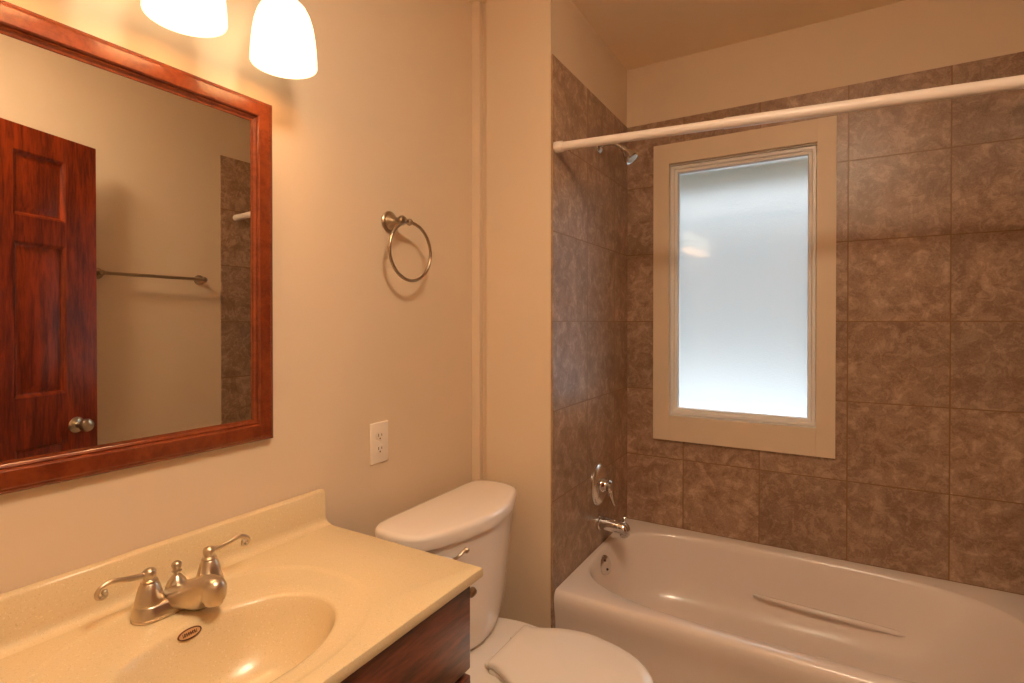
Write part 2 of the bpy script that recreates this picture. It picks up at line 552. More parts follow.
rings = [outer(0.004, df=0.012), outer(0.25, df=0.012), outer(0.285, df=0.011), outer(0.310, df=0.007), outer(0.330, df=0.003), outer(0.345, df=0.001), outer(0.365, df=0.0), outer(0.380, df=0.002), outer(0.389, df=0.007), outer(0.394, df=0.014), outer(TZ, df=0.022)]
IX0, IX1, IY0, IY1 = 0.352, 1.700, 1.692, 2.388
rings += [inner(IX0, IX1, IY0, IY1, TZ, 3.4), inner(IX0 + 0.006, IX1 - 0.008, IY0 + 0.006, IY1 - 0.006, TZ - 0.003, 3.4), inner(IX0 + 0.012, IX1 - 0.018, IY0 + 0.012, IY1 - 0.011, TZ - 0.012, 3.4),
          inner(IX0 + 0.017, IX1 - 0.040, IY0 + 0.020, IY1 - 0.017, TZ - 0.04, 3.4), inner(IX0 + 0.026, IX1 - 0.085, IY0 + 0.030, IY1 - 0.028, TZ - 0.10, 3.4), inner(IX0 + 0.038, IX1 - 0.130, IY0 + 0.042, IY1 - 0.040, TZ - 0.16, 3.4),
          inner(IX0 + 0.052, IX1 - 0.175, IY0 + 0.058, IY1 - 0.056, TZ - 0.22, 3.4), inner(IX0 + 0.075, IX1 - 0.215, IY0 + 0.085, IY1 - 0.083, TZ - 0.265, 3.2), inner(IX0 + 0.115, IX1 - 0.265, IY0 + 0.125, IY1 - 0.123, TZ - 0.288, 3.0), inner(IX0 + 0.20, IX1 - 0.36, IY0 + 0.21, IY1 - 0.21, TZ - 0.295, 2.6)]
tb = MB().loft(rings, True, True, True)
part(tb, 'tub_body', M['enamel'], tub, 50)
# moulded ridge along the back wall of the basin
rg = MB(); pr = spline([(0.90, 2.328, 0.226), (0.98, 2.3195, 0.226), (1.15, 2.317, 0.222), (1.32, 2.317, 0.218), (1.43, 2.3195, 0.213), (1.50, 2.328, 0.205)], 6)
rg.tube(pr, [0.004 + 0.0065 * math.sin(PI * i / (len(pr) - 1)) ** 0.5 for i in range(len(pr))], 12)
part(rg, 'tub_ridge', M['enamel'], tub, 60)
# overflow plate on the drain end wall
ov = MB().lathe([(0, 0), (0.038, 0), (0.038, 0.004), (0.034, 0.008), (0.02, 0.010), (0, 0.010)], (0.374, 2.040, 0.337), (1, -0.30, 0.32))
ovo = part(ov, 'overflow_plate', M['chrome'], tub, 35, 'round chrome overflow plate')
for dz in (-0.017, 0.017):
    part(MB().lathe([(0, 0), (0.0045, 0), (0.0045, 0.002), (0.002, 0.003), (0, 0.003)], (0.3835 - dz * 0.30, 2.037, 0.340 + dz), (1, -0.3, 0.32), 12), 'screw', M['slot'], ovo)

# tub valve, spout, shower head -------------------------------------------------
vy, vz = 2.067, 0.655
valve = thing('shower_valve', 'chrome shower valve with oval plate and lever above the tub spout', 'shower valve', (XT, vy, vz))
pl = MB(); rs = []
for k, (d, h) in enumerate([(0, 0), (0, 0.004), (0.003, 0.008), (0.010, 0.0125), (0.022, 0.0165), (0.040, 0.019), (0.060, 0.0195)]):
    rs.append([(XT + 0.0005 + h, vy + (0.082 - d) * math.cos(2 * PI * j / 40), vz + (0.086 - d) * math.sin(2 * PI * j / 40)) for j in range(40)])
pl.loft(rs)
part(pl, 'escutcheon', M['chrome_plate'], valve)
hb = MB().lathe([(0.030, 0.0), (0.028, 0.008), (0.022, 0.014), (0.020, 0.022), (0.024, 0.025), (0.024, 0.034), (0.018, 0.041), (0, 0.043)], (XT + 0.017, vy, vz), (1, 0, 0), 28)
hb.tube(spline([(XT + 0.046, vy, vz - 0.005), (XT + 0.051, vy + 0.005, vz - 0.03), (XT + 0.056, vy + 0.010, vz - 0.058), (XT + 0.064, vy + 0.014, vz - 0.082)], 5), [0.013, 0.0125, 0.012, 0.0115, 0.011, 0.0105, 0.010, 0.0095, 0.009, 0.0085, 0.008, 0.0075, 0.007, 0.0065, 0.006, 0.005], 14)
part(hb, 'lever_handle', M['chrome'], valve)
sz = 0.498
spout = thing('tub_spout', 'chrome tub spout on the tiled wall over the tub end', 'tub spout', (XT, vy, sz))
so = MB(); rs = []
for x, r, dz, sq in [(0.0005, 0.031, 0, 1), (0.010, 0.031, 0, 1), (0.013, 0.0275, 0, 1), (0.05, 0.027, -0.001, 1), (0.09, 0.0265, -0.003, 1), (0.113, 0.026, -0.007, 1), (0.126, 0.022, -0.012, 1.05), (0.133, 0.014, -0.018, 1.1), (0.1345, 0.008, -0.022, 1)]:
    rs.append([(XT + x, vy + r * math.cos(2 * PI * j / 28), sz + dz + r * sq * math.sin(2 * PI * j / 28)) for j in range(28)])
so.loft(rs)
so.lathe([(0.0165, 0.0), (0.0165, -0.020), (0.015, -0.022), (0.012, -0.022), (0.012, -0.006)], (XT + 0.110, vy, sz - 0.018), (0, 0, 1), 24)
spo = part(so, 'spout_body', M['chrome'], spout, 40)
part(MB().lathe([(0.004, 0), (0.004, 0.014), (0.007, 0.017), (0.0078, 0.024), (0.005, 0.028), (0, 0.0285)], (XT + 0.112, vy, sz + 0.013), (0, 0, 1), 16), 'diverter_knob', M['chrome'], spout)
hz_ = 2.056
shower = thing('shower', 'small chrome shower head on an arm behind the curtain rod', 'shower', (XT, 2.072, hz_))
part(MB().lathe([(0, 0), (0.030, 0), (0.029, 0.004), (0.022, 0.010), (0.012, 0.013), (0, 0.013)], (XT + 0.0005, 2.072, hz_), (1, 0, 0)), 'escutcheon', M['chrome'], shower)
ap = spline([(XT + 0.005, 2.072, hz_), (XT + 0.03, 2.072, hz_ + 0.006), (XT + 0.060, 2.073, hz_ + 0.003), (XT + 0.085, 2.074, hz_ - 0.012), (XT + 0.105, 2.075, hz_ - 0.027)], 5)
part(MB().tube(ap, 0.0085, 14), 'shower_arm', M['chrome'], shower)
hd = Vector((0.62, 0.02, -0.78)).normalized()
hp = Vector((XT + 0.100, 2.075, hz_ - 0.023))
ho = part(MB().lathe([(0, -0.004), (0.011, -0.002), (0.0125, 0.006), (0.011, 0.013), (0.013, 0.018), (0.020, 0.030), (0.027, 0.045), (0.030, 0.053), (0.0305, 0.060), (0.028, 0.063), (0.022, 0.061), (0, 0.061)], hp, hd, 28), 'head', M['chrome'], shower)
part(MB().lathe([(0, 0), (0.021, 0), (0.020, 0.0015), (0, 0.002)], hp + hd * 0.0612, hd, 24), 'nozzle_face', M['bronze'], ho)

# curtain rod ---------------------------------------------------------------
ra, rb = Vector((XT + 0.001, 1.652, 1.9335)), Vector((XR - 0.0085, 1.775, 1.916))
rd = (rb - ra).normalized(); L = (rb - ra).length
rod = thing('shower_curtain_rod', 'white tension curtain rod spanning the tub alcove near the ceiling', 'curtain rod', ra)
jt = 0.385 * L
part(MB().tube([ra + rd * 0.012, ra + rd * (jt + 0.02)], 0.0146, 24), 'inner_tube', M['rod'], rod, 40)
part(MB().lathe([(0.0135, 0), (0.0165, 0.001), (0.0165, 0.010), (0.0165, L - jt - 0.02), (0.0135, L - jt - 0.019)], ra + rd * jt, rd, 24), 'outer_tube', M['rod'], rod, 40)
for p, d, nm in ((ra, rd, 'end_cap'), (rb, -rd, 'end_cap')):
    part(MB().lathe([(0, 0), (0.0180, 0), (0.0185, 0.004), (0.0185, 0.026), (0.0170, 0.030), (0.0125, 0.030)], p, d, 24), nm, M['rod'], rod, 40)

# ------------------------------------------------------------------ toilet
TY = 1.306
toilet = thing('toilet', 'white two piece toilet with closed lid between the vanity and the tub', 'toilet', (0.35, TY, 0))
half = [(0.062, 0.0), (0.062, 0.10), (0.062, 0.198), (0.072, 0.242), (0.105, 0.267), (0.160, 0.274), (0.205, 0.268), (0.242, 0.247), (0.270, 0.190), (0.300, 0.100), (0.314, 0.0)]
def outline(h):
    pts = h + [(x, -y) for x, y in h[-2:0:-1]]
    return [(p.x, p.y) for p in spline([(x, y, 0) for x, y in pts], 6, True)]
LO = outline(half)
def lid_ring(z, k, f=0.0):
    cx_ = 0.175
    return [(cx_ + (x - cx_) * (1 - f / 0.12), TY + y * (1 - f / 0.26), z) for x, y in LO]
tl = MB().loft([lid_ring(0.728, 0, 0.004), lid_ring(0.7285, 0, 0.001), lid_ring(0.735, 0, 0.0), lid_ring(0.754, 0, 0.0), lid_ring(0.761, 0, 0.0025), lid_ring(0.7655, 0, 0.008), lid_ring(0.767, 0, 0.018), lid_ring(0.7685, 0, 0.06)])
part(tl, 'tank_lid', M['porcelain'], toilet, 50)
def tank_ring(z, sy, xb, xf):
    r = []
    for x, y in LO:
        u = (x - 0.062) / (0.314 - 0.062)
        r.append((xb + u * (xf - xb), TY + y * sy, z))
    return r
tk = MB().loft([tank_ring(0.372, 0.40, 0.12, 0.245), tank_ring(0.372, 0.54, 0.10, 0.262), tank_ring(0.376, 0.62, 0.09, 0.272), tank_ring(0.386, 0.69, 0.085, 0.278), tank_ring(0.410, 0.75, 0.08, 0.283), tank_ring(0.47, 0.805, 0.078, 0.287), tank_ring(0.55, 0.855, 0.075, 0.290), tank_ring(0.64, 0.905, 0.072, 0.296), tank_ring(0.7275, 0.945, 0.07, 0.302)])
part(tk, 'tank', M['porcelain'], toilet, 60)
lv = MB().lathe([(0, 0), (0.015, 0), (0.015, 0.004), (0.010, 0.010), (0.007, 0.016), (0.007, 0.026), (0, 0.026)], (0.258, TY - 0.225, 0.706), (1, -0.15, 0), 20)
lp = spline([(0.280, TY - 0.230, 0.706), (0.289, TY - 0.215, 0.711), (0.295, TY - 0.190, 0.700), (0.301, TY - 0.170, 0.698), (0.307, TY - 0.150, 0.707), (0.309, TY - 0.140, 0.709)], 5)
lv.tube(lp, [0.006 - 0.0018 * math.sin(PI * i / (len(lp) - 1)) for i in range(len(lp))], 12)
lv.ball((0.309, TY - 0.138, 0.708), 0.0085)
part(lv, 'flush_lever', M['nickel'], toilet, 40, 'brushed metal flush lever')
# bowl
def egg(xb, xf, wb, wm, z, n=48, xm=None):
    """plan outline: flat back of half width wb at xb, widest wm, round nose at xf"""
    xm = xm if xm is not None else xb + 0.36 * (xf - xb)
    out = []
    q = n // 4
    for i in range(q + 1):          # widest -> nose, right side
        a = PI / 2 * i / q
        out.append((xm + (xf - xm) * math.sin(a), wm * math.cos(a)))
    left = [(x, -y) for x, y in out[-2::-1]]
    b = []
    for i in range(1, q):
        s_ = i / q; e = s_ * s_ * (3 - 2 * s_)
        b.append((xm + (xb - xm) * s_, -(wm + (wb - wm) * e)))
    back = b + [(xb, -wb), (xb, 0), (xb, wb)] + [(x, -y) for x, y in b[::-1]]
    return [(x, TY + y, z) for x, y in out + left + back]
bw = MB().loft([egg(0.20, 0.60, 0.10, 0.105, 0.002), egg(0.20, 0.60, 0.10, 0.105, 0.03), egg(0.19, 0.585, 0.095, 0.095, 0.12), egg(0.17, 0.64, 0.10, 0.115, 0.21), egg(0.13, 0.71, 0.108, 0.150, 0.29), egg(0.085, 0.755, 0.11, 0.162, 0.345), egg(0.078, 0.765, 0.112, 0.166, 0.358), egg(0.082, 0.762, 0.110, 0.163, 0.3655)])
part(bw, 'bowl', M['porcelain'], toilet, 50)
# lid outline read off the photo: ears at the hinge, concave shoulder, round nose
lh = [(0.352, 0.0), (0.352, 0.060), (0.354, 0.103), (0.378, 0.107), (0.41, 0.120), (0.45, 0.141), (0.50, 0.157), (0.55, 0.163), (0.60, 0.157), (0.66, 0.141), (0.715, 0.113), (0.757, 0.070), (0.775, 0.030), (0.779, 0.0)]
SO = outline(lh)
def seat_ring(z, f=0.0):
    return [(0.55 + (x - 0.55) * (1 - f / 0.2), TY + y * (1 - f / 0.155), z) for x, y in SO]
part(MB().loft([seat_ring(0.3665, 0.008), seat_ring(0.368, 0.003), seat_ring(0.378, 0.002), seat_ring(0.3815, 0.006)]), 'seat', M['plastic_seat'], toilet, 50)
part(MB().loft([seat_ring(0.3825, 0.004), seat_ring(0.385, 0.0), seat_ring(0.394, 0.0), seat_ring(0.398, 0.002), seat_ring(0.4005, 0.007), seat_ring(0.402, 0.03), seat_ring(0.4025, 0.10)]), 'lid', M['plastic_seat'], toilet, 50)
for sy in (-1, 1):
    part(MB().box((0.333, TY + sy * 0.070 - 0.020, 0.366), (0.3505, TY + sy * 0.070 + 0.020, 0.381), 0.004, 3), 'seat_hinge', M['plastic_seat'], toilet, 40)

# ------------------------------------------------------------------ vanity
VY0, VY1, VX = 0.10, 0.914, 0.482
van = thing('vanity_cabinet', 'dark cherry wood vanity cabinet under the speckled cream sink top', 'cabinet', (0.25, 0.51, 0))
bd = MB()
bd.box((0.002, VY0, 0.09), (VX, VY0 + 0.016, 0.778)); bd.box((0.002, VY1 - 0.016, 0.09), (VX, VY1, 0.778))
bd.box((0.002, VY0, 0.09), (VX, VY1, 0.106)); bd.box((0.002, VY0, 0.09), (0.012, VY1, 0.778))
bd.box((VX - 0.018, VY0, 0.09), (VX, VY0 + 0.05, 0.778)); bd.box((VX - 0.018, VY1 - 0.05, 0.09), (VX, VY1, 0.778))
bd.box((VX - 0.018, VY0 + 0.05, 0.72), (VX, VY1 - 0.05, 0.778)); bd.box((VX - 0.018, VY0 + 0.05, 0.56), (VX, VY1 - 0.05, 0.61)); bd.box((VX - 0.018, VY0 + 0.05, 0.09), (VX, VY1 - 0.05, 0.14))
bd.box((0.03, VY0 + 0.002, 0.002), (VX - 0.06, VY1 - 0.002, 0.09))
part(bd, 'cabinet_body', M['vanity'], van, 30)
fy1 = VY1
part(MB().box((VX + 0.001, VY0 + 0.002, 0.594), (0.501, fy1, 0.772), 0.004, 3), 'false_drawer_front', M['vanity'], van, 40)
def cab_door(y0, y1, z0, z1):
    mb = MB(); x0, x1 = VX + 0.001, 0.501; st = 0.055
    mb.box((x0, y0, z0), (x1, y0 + st, z1), 0.003, 2); mb.box((x0, y1 - st, z0), (x1, y1, z1), 0.003, 2)
    mb.box((x0, y0 + st - 0.001, z0), (x1 - 0.0003, y1 - st + 0.001, z0 + st), 0.003, 2); mb.box((x0, y0 + st - 0.001, z1 - st), (x1 - 0.0003, y1 - st + 0.001, z1), 0.003, 2)
    mb.box((x0, y0 + st - 0.004, z0 + st - 0.004), (x0 + 0.007, y1 - st + 0.004, z1 - st + 0.004))
    return mb
ym = (VY0 + fy1) / 2
for y0, y1, ky in ((VY0 + 0.002, ym - 0.0015, ym - 0.03), (ym + 0.0015, fy1, ym + 0.03)):
    d = part(cab_door(y0, y1, 0.105, 0.580), 'cabinet_door', M['vanity'], van, 40)
    part(MB().lathe([(0, 0), (0.008, 0), (0.006, 0.006), (0.006, 0.014), (0.014, 0.020), (0.015, 0.026), (0.010, 0.031), (0, 0.032)], (0.5015, ky, 0.53), (1, 0, 0), 20), 'cabinet_knob', M['nickel'], d)

# paper holder end on the side of the vanity
ph = thing('paper_holder', 'small dull metal holder post poking out beyond the vanity corner under the countertop', 'paper holder', (0.470, VY1, 0.722))
part(MB().lathe([(0, 0), (0.014, 0), (0.014, 0.003), (0.009, 0.006), (0, 0.006)], (0.470, VY1 + 0.0008, 0.722), (0, 1, 0), 20), 'base_plate', M['bronze'], ph)
part(MB().tube([(0.470, VY1 + 0.005, 0.722), (0.474, VY1 + 0.018, 0.726), (0.480, VY1 + 0.028, 0.733)], [0.006, 0.0052, 0.0055], 14), 'post', M['bronze'], ph)
part(MB().lathe([(0, -0.007), (0.0075, -0.006), (0.0095, -0.002), (0.0098, 0.004), (0.0085, 0.010), (0.0055, 0.013), (0, 0.0135)], (0.481, VY1 + 0.029, 0.7355), (0.35, 0.75, 0.45), 20), 'knob_end', M['bronze'], ph)

# vanity top with integral basin --------------------------------------------
CY0, CY1, CXF, CZ = 0.090, 0.939, 0.516, 0.803
top = thing('bathroom_sink', 'speckled cream cultured marble sink top with oval basin and backsplash', 'sink', (0.26, 0.51, 0.78))
cx2, cy2 = (0.001 + CXF) / 2, (CY0 + CY1) / 2
set_angles((CXF - 0.001) / 2, (CY1 - CY0) / 2)
def crect(z, d=0.0):
    r = []
    for j in range(N):
        x, y = rect_pt(cx2, cy2, (CXF - 0.001) / 2 - d, (CY1 - CY0) / 2 - d, ang(j))
        r.append((x, y, z))
    return r
def cov(ox, oy, hx, hy, z, e=2.0):
    r = []
    for j in range(N):
        X, Y = rect_pt(0, 0, (CXF - 0.001) / 2, (CY1 - CY0) / 2, ang(j))
        a = math.atan2(Y / (CY1 - CY0) * hy, X / (CXF - 0.001) * hx)
        x, y = sup_pt(ox, oy, hx, hy, a, e)
        r.append((x, y, z))
    return r
OX, OY = 0.272, 0.512
BX, BY = 0.312, 0.510
rs = [crect(CZ - 0.021, 0.006), crect(CZ - 0.0205, 0.001), crect(CZ - 0.018), crect(CZ - 0.005), crect(CZ - 0.0015, 0.0015), crect(CZ, 0.005)]
rs += [cov(OX, OY, 0.215, 0.256, CZ, 2.3), cov(OX, OY, 0.211, 0.252, CZ - 0.0008, 2.3), cov(OX, OY, 0.205, 0.246, CZ - 0.0034, 2.3), cov(OX, OY, 0.199, 0.240, CZ - 0.0042, 2.25)]
rs += [cov(0.295, BY, 0.158, 0.205, CZ - 0.0050, 2.1), cov(BX, BY, 0.1345, 0.183, CZ - 0.0056, 2.05), cov(BX, BY, 0.1300, 0.1785, CZ - 0.0075, 2.0), cov(BX, BY, 0.1265, 0.175, CZ - 0.012, 2.0), cov(BX, BY, 0.122, 0.170, CZ - 0.024, 2.0), cov(BX, BY, 0.113, 0.159, CZ - 0.050, 2.0),
       cov(BX, BY, 0.100, 0.141, CZ - 0.080, 2.0), cov(BX, BY, 0.082, 0.115, CZ - 0.106, 2.0), cov(BX, BY, 0.058, 0.080, CZ - 0.123, 2.0), cov(BX, BY, 0.030, 0.036, CZ - 0.131, 2.0)]
# underside of the basin follows the bowl so that the slab is solid
un = [cov(BX, BY, 0.04, 0.05, CZ - 0.143), cov(BX, BY, 0.092, 0.127, CZ - 0.118), cov(BX, BY, 0.125, 0.172, CZ - 0.060), cov(BX, BY, 0.138, 0.186, CZ - 0.0215)]
part(MB().loft(rs + un + [rs[0]], True, False, False), 'slab', M['counter'], top, 40)
# backsplash with coved foot, section in x-z swept along y, rounded end
bs = MB(); sec = [(0.001, CZ - 0.001), (0.001, CZ + 0.084), (0.003, CZ + 0.0865), (0.014, CZ + 0.0865), (0.018, CZ + 0.085), (0.0200, CZ + 0.081), (0.0205, CZ + 0.020), (0.0225, CZ + 0.012), (0.0265, CZ + 0.006), (0.033, CZ + 0.0022), (0.044, CZ - 0.0005)]
def bsec(y, k=1.0): return [(0.001 + (x - 0.001) * k, y, z) for x, z in sec]
def bsec_end(y, d): return [(0.001 + (x - 0.001), y, z - (d if z > CZ + 0.05 else 0)) for x, z in sec]
bs.loft([bsec_end(CY0 + 0.001, 0.003), bsec(CY0 + 0.004), bsec(CY1 - 0.004), bsec_end(CY1 - 0.001, 0.003)])
part(bs, 'backsplash', M['counter'], top, 40)
# maker's oval (illegible) on the basin's back wall
bn = Vector((1.0, 0.0, 0.35)).normalized(); bu = Vector((0, 1, 0)); bv = bn.cross(bu).normalized()
bo = Vector((0.1905, 0.503, CZ - 0.019)) + bn * 0.001
ell = MB(); rr = []
for (a_, b_, h) in ((0.0, 0.0, 0.0006), (0.0200, 0.0086, 0.0006), (0.0200, 0.0086, -0.004)):
    rr.append([bo + bu * a_ * math.cos(2 * PI * j / 40) + bv * b_ * math.sin(2 * PI * j / 40) + bn * h for j in range(40)])
ell.loft(rr[::-1])
M['badge_tan'] = simple('badge_tan', (0.62, 0.36, 0.17), 0.4)
M['badge_dark'] = simple('badge_dark', (0.10, 0.028, 0.010), 0.4)
bdg = part(ell, 'maker_badge', M['badge_tan'], top, 30, 'small oval badge with dark rim and worn letters')
part(MB().tube([bo + bu * 0.0191 * math.cos(2 * PI * j / 40) + bv * 0.0079 * math.sin(2 * PI * j / 40) + bn * 0.0008 for j in range(40)], 0.0011, 8, closed=True), 'badge_rim', M['badge_dark'], bdg)
lt = MB()
for i, (x0, w_, h_) in enumerate([(-0.0135, .0026, .0036), (-0.0095, .0024, .003), (-0.0058, .0026, .003), (-0.002, .0024, .003), (0.0018, .0026, .003), (0.0056, .0024, .003), (0.0094, .0026, .0032)]):
    c0 = bo + bu * (x0 + 0.002) * 0.88 + bn * 0.0009
    for off in (-w_ / 2, w_ / 2):
        lt.tube([c0 + bu * off - bv * h_ * 0.9, c0 + bu * off + bv * h_ * 0.9], 0.0005, 6)
    lt.tube([c0 - bu * w_ / 2 + bv * h_ * (0.6 if i % 2 else -0.6), c0 + bu * w_ / 2 + bv * h_ * (0.6 if i % 3 else -0.2)], 0.0005, 6)
part(lt, 'badge_letters', M['badge_dark'], bdg)
part(MB().lathe([(0, 0), (0.022, 0), (0.022, 0.002), (0.016, 0.003), (0.014, 0.0015), (0.010, 0.004), (0, 0.005)], (BX, BY, CZ - 0.1312), (0, 0, 1), 24), 'drain', M['nickel'], top)

# faucet ----------------------------------------------------------------------
FX, FY, FZ = 0.103, 0.534, CZ - 0.0038
fau = thing('faucet', 'brushed nickel two handle faucet with scroll levers on the sink top', 'faucet', (FX, FY, FZ))
fb = MB(); rs = []
for z, d in ((0.0, 0.0), (0.004, 0.0), (0.0045, 0.0012), (0.006, 0.0015), (0.023, 0.003), (0.0265, 0.006), (0.028, 0.012)):
    ring = []
    for j in range(48):
        a = 2 * PI * j / 48
        ox = 0.053 if math.sin(a) >= 0 else -0.053
        r0 = 0.0285 - d
        ring.append((FX + r0 * math.cos(a), FY + ox + r0 * math.sin(a), FZ + 0.0003 + z))
    rs.append(ring)
fb.loft(rs)
part(fb, 'base', M['nickel'], fau, 40)
def handle(sy):
    hy = FY + sy * 0.0535
    mb = MB().lathe([(0.0230, 0.0), (0.0235, 0.002), (0.0232, 0.005), (0.0218, 0.011), (0.0195, 0.021), (0.0165, 0.031), (0.0135, 0.0365), (0.0128, 0.0375), (0.0138, 0.0385), (0.0132, 0.041), (0.0092, 0.043), (0.0085, 0.045), (0.0104, 0.049), (0.0110, 0.053), (0.0102, 0.058), (0.0070, 0.0615), (0, 0.063)], (FX, hy, FZ + 0.025), (0, 0, 1), 32)
    h = part(mb, 'handle', M['nickel'], fau, 45)
    z0 = FZ + 0.025 + 0.053
    dx = 0.0
    p = [(0, 0.0, 0), (0.0, 0.018, 0.001), (0.001, 0.034, 0.0035), (0.002, 0.050, 0.008), (0.003, 0.064, 0.0095), (0.004, 0.075, 0.005), (0.004, 0.080, -0.003), (0.004, 0.078, -0.010), (0.004, 0.072, -0.012), (0.004, 0.067, -0.008), (0.004, 0.069, -0.003)]
    if sy > 0:
        p = [(x, y, z - y * 0.02) for x, y, z in p]
    else:
        p = [(x - y * 0.05, y, z) for x, y, z in p]
    pts = spline([(FX + x, hy + sy * y, z0 + z) for x, y, z in p], 5)
    n = len(pts)
    part(MB().tube(pts, [0.0058 - 0.0022 * min(1, i / (n * 0.45)) for i in range(n)], 12).ball(pts[-1], 0.0048), 'lever', M['nickel'], h, 45)
handle(-1); handle(1)
# spout
def sg(v, e): return math.copysign(abs(v) ** e, v)
sp = MB(); rs = []
tab = [(-0.018, 0.030, 0.020, 0.024), (-0.010, 0.034, 0.010, 0.033), (0.008, 0.038, 0.002, 0.0375), (0.026, 0.0445, 0.001, 0.034), (0.045, 0.0535, 0.001, 0.0285), (0.060, 0.0610, 0.002, 0.0250), (0.072, 0.0655, 0.007, 0.0230), (0.084, 0.0680, 0.022, 0.0214), (0.098, 0.0670, 0.034, 0.0200)]
for i in range(31):
    x = -0.018 + 0.116 * i / 30
    zt, zb, ry = lerp_tab(tab, x)
    zc, rz = (zt + zb) / 2, (zt - zb) / 2
    rs.append([(FX + x, FY + ry * sg(math.cos(2 * PI * j / 32), 0.85), FZ + zc + rz * sg(math.sin(2 * PI * j / 32), 0.85)) for j in range(32)])
sp.loft(rs)
sp.lathe([(0, 0.0685), (0.007, 0.0678), (0.0125, 0.0652), (0.0170, 0.0605), (0.0198, 0.054), (0.0206, 0.046), (0.0206, 0.036), (0.0196, 0.031), (0.0172, 0.0305), (0, 0.0305)], (FX + 0.099, FY, FZ), (0, 0, 1), 32)
sp.v = [(FX + (x - FX) - (y - FY) * 0.06, y + (x - FX) * 0.06, z + 0.002) for x, y, z in sp.v]
so_ = part(sp, 'spout', M['nickel'], fau, 60)
part(MB().lathe([(0.0160, 0.0), (0.0160, -0.006), (0.0150, -0.008), (0.0125, -0.008), (0.0125, -0.002)], (FX + 0.099, FY + 0.006, FZ + 0.0325), (0, 0, 1), 24), 'aerator', M['nickel'], so_)
# pop-up lift cone and knob behind the spout
part(MB().lathe([(0.0255, 0.0), (0.0245, 0.008), (0.020, 0.022), (0.0145, 0.036), (0.0085, 0.044), (0.0055, 0.047), (0.0052, 0.050), (0.0085, 0.0515), (0.0088, 0.0535), (0.0060, 0.055), (0.0055, 0.057), (0.0082, 0.060), (0.0090, 0.064), (0.0080, 0.068), (0.0045, 0.0705), (0, 0.071)], (FX - 0.014, FY, FZ + 0.005), (0, 0, 1), 28), 'lift_knob', M['nickel'], fau, 45)

# ------------------------------------------------------------------ mirror
mir = thing('wall_mirror', 'rectangular wall mirror in a reddish cherry wood frame above the sink', 'mirror', (0.001, 0.522, 1.44))
MO = (0.255, 0.789, 1.053, 1.8405)
prof = [(0, 0.001), (0, 0.017), (0.0025, 0.0195), (0.005, 0.0205), (0.008, 0.0200), (0.010, 0.0215), (0.030, 0.0225), (0.036, 0.0225), (0.0385, 0.0205), (0.040, 0.0165), (0.0425, 0.0175), (0.045, 0.0160), (0.047, 0.0135), (0.0505, 0.0130), (0.052, 0.0125), (0.052, 0.001)]
part(frame_sweep(MO, prof, 'x'), 'mirror_frame', M['frame_v'], mir, 25)
i_ = 0.0515
part(MB().box((0.006, MO[0] + i_, MO[2] + i_), (0.0115, MO[1] - i_, MO[3] - i_)), 'mirror_glass', M['mirror'], mir, 0)

# ------------------------------------------------------------------ vanity light
lamp = thing('vanity_light', 'wall light with glowing white bell shades above the mirror', 'wall light', (0.001, 0.553, 2.10))
part(MB().box((0.001, 0.27, 2.105), (0.022, 0.81, 2.195), 0.006, 3), 'back_plate', M['bronze'], lamp, 40)
LX = 0.118
def shade_set(y):
    arm = MB().tube(spline([(0.020, y, 2.150), (0.060, y, 2.158), (0.098, y, 2.152), (LX, y, 2.128), (LX, y, 2.10)], 5), 0.0075, 12)
    part(arm, 'arm', M['bronze'], lamp, 45)
    fit = MB().lathe([(0, 0.085), (0.012, 0.084), (0.018, 0.070), (0.020, 0.040), (0.028, 0.034), (0.031, 0.020), (0.0335, 0.004), (0.032, 0.0), (0, 0.0)], (LX, y, 2.026), (0, 0, 1), 28)
    part(fit, 'socket_cup', M['bronze'], lamp, 45)
    prof = [(0.0305, 0.166), (0.036, 0.163), (0.046, 0.150), (0.0545, 0.130), (0.0605, 0.105), (0.0645, 0.075), (0.0670, 0.045), (0.0685, 0.018), (0.0690, 0.003), (0.0680, 0.0), (0.0660, 0.001), (0.0650, 0.018), (0.0635, 0.045), (0.061, 0.075), (0.057, 0.105), (0.051, 0.128), (0.043, 0.146), (0.034, 0.158), (0.0285, 0.161)]
    rings = MB()
    n = 40; R = []
    for r, h in prof:
        R.append([(LX + r * math.cos(2 * PI * j / n), y + r * math.sin(2 * PI * j / n), 1.894 + h * 0.83) for j in range(n)])
    rings.loft(R + [R[0]], True, False, False)
    s_ = part(rings, 'lamp_shade', M['shade'], lamp, 50)
    bl = MB().lathe([(0, 0.0), (0.012, 0.002), (0.022, 0.009), (0.028, 0.020), (0.029, 0.030), (0.026, 0.042), (0.018, 0.056), (0.013, 0.066), (0.013, 0.078), (0, 0.079)], (LX, y, 1.969), (0, 0, 1), 20)
    part(bl, 'bulb', M['bulb'], s_, 50)
for y in (0.748, 0.540, 0.332): shade_set(y)

# ------------------------------------------------------------------ unseen fill light added to brighten the room, above the frame
DX, DY = 1.25, 0.36
dome = thing('added_fill_light', 'added fill light shaped as a round glowing dome under the ceiling', 'added fill light', (DX, DY, H))
part(MB().lathe([(0, 0), (0.200, 0), (0.202, 0.004), (0.202, 0.020), (0.196, 0.026), (0, 0.026)], (DX, DY, H - 0.001), (0, 0, -1), 40), 'fill_pan', M['nickel'], dome, 40)
part(MB().lathe([(0.194, 0.024), (0.192, 0.036), (0.178, 0.058), (0.146, 0.078), (0.098, 0.091), (0.048, 0.097), (0, 0.098)], (DX, DY, H - 0.001), (0, 0, -1), 40), 'fill_dome', M['dome'], dome, 60)

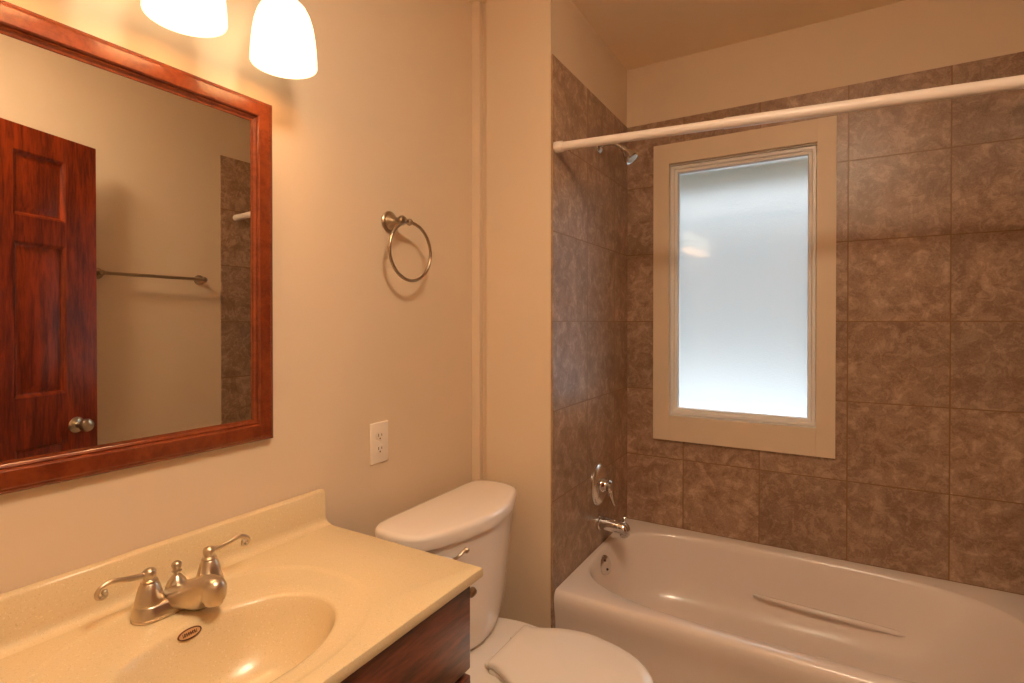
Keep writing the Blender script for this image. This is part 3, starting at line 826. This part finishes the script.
# ------------------------------------------------------------------ towel ring
tr = thing('towel_ring', 'round brushed nickel towel ring on the painted wall above the outlet', 'towel ring', (0, 1.196, 1.633))
part(MB().lathe([(0, 0), (0.033, 0), (0.033, 0.004), (0.030, 0.007), (0.026, 0.008), (0.025, 0.012), (0.019, 0.018), (0.0125, 0.026), (0.0105, 0.034), (0.011, 0.044), (0.0145, 0.049), (0.015, 0.055), (0.011, 0.062), (0, 0.064)], (0.0006, 1.196, 1.633), (1, 0, 0), 32), 'wall_post', M['bronze'], tr, 40)
rc = Vector((0.060, 1.2265, 1.5425)); rdv = Vector((0.04, 0.999, 0)).normalized()
part(MB().tube([(0.056, 1.190, 1.633), (0.058, 1.205, 1.632), (0.060, 1.217, 1.631)], [0.0065, 0.0055, 0.0065], 14).ball((0.060, 1.221, 1.631), 0.0105), 'hanger', M['bronze'], tr, 45)
part(MB().tube([rc + rdv * 0.088 * math.cos(2 * PI * j / 72) + Vector((0, 0, 0.088 * math.sin(2 * PI * j / 72))) for j in range(72)], 0.0050, 12, closed=True), 'ring', M['bronze'], tr, 60)

# ------------------------------------------------------------------ outlet
ou = thing('electrical_outlet', 'white duplex electrical outlet on the wall between the sink and toilet', 'outlet', (0, 1.1485, 0.970))
part(MB().box((0.0006, 1.112, 0.9095), (0.0065, 1.185, 1.0305), 0.0025, 3), 'cover_plate', M['plate'], ou, 40)
for dz in (0.0195, -0.0195):
    rr = []
    for r, x in ((0.0, 0.0066), (0.0, 0.0076), (0.0012, 0.0081)):
        ring = []
        for j in range(32):
            a = 2 * PI * j / 32
            ring.append((x, 1.1485 + (0.0172 - r) * math.cos(a), 0.970 + dz + max(-0.0135 + r, min(0.0135 - r, (0.0172 - r) * math.sin(a)))))
        rr.append(ring)
    rcp = part(MB().loft(rr), 'receptacle', M['plate'], ou, 40)
    sl = MB().box((0.0078, 1.1485 - 0.0078, 0.970 + dz - 0.001), (0.0083, 1.1485 - 0.0052, 0.970 + dz + 0.0075)).box((0.0078, 1.1485 + 0.0052, 0.970 + dz - 0.0003), (0.0083, 1.1485 + 0.0076, 0.970 + dz + 0.0066)).lathe([(0, 0), (0.0026, 0), (0.0026, 0.0004), (0, 0.0004)], (0.0079, 1.1485, 0.970 + dz - 0.0072), (1, 0, 0), 14)
    part(sl, 'slots', M['slot'], rcp, 0)
part(MB().lathe([(0, 0), (0.0032, 0), (0.0028, 0.0012), (0, 0.0015)], (0.0066, 1.1485, 0.970), (1, 0, 0), 14), 'screw', M['plate'], ou)

# ------------------------------------------------------------------ towel bar (seen in the mirror)
tb_ = thing('towel_bar', 'brushed nickel towel bar on the right wall, seen in the mirror beside the door', 'towel bar', (XR, 1.335, 1.55))
for y in (1.112, 1.573):
    part(MB().lathe([(0, 0), (0.0265, 0), (0.0265, 0.004), (0.024, 0.007), (0.019, 0.009), (0.012, 0.018), (0.010, 0.030), (0.0095, 0.042), (0.013, 0.048), (0.0135, 0.058), (0.010, 0.066), (0, 0.068)], (XR - 0.0006, y, 1.552), (-1, 0, 0), 28), 'bracket', M['bronze'], tb_, 40)
part(MB().tube([(XR - 0.054, 1.118, 1.552), (XR - 0.054, 1.567, 1.552)], 0.0078, 16), 'bar', M['bronze'], tb_, 50)
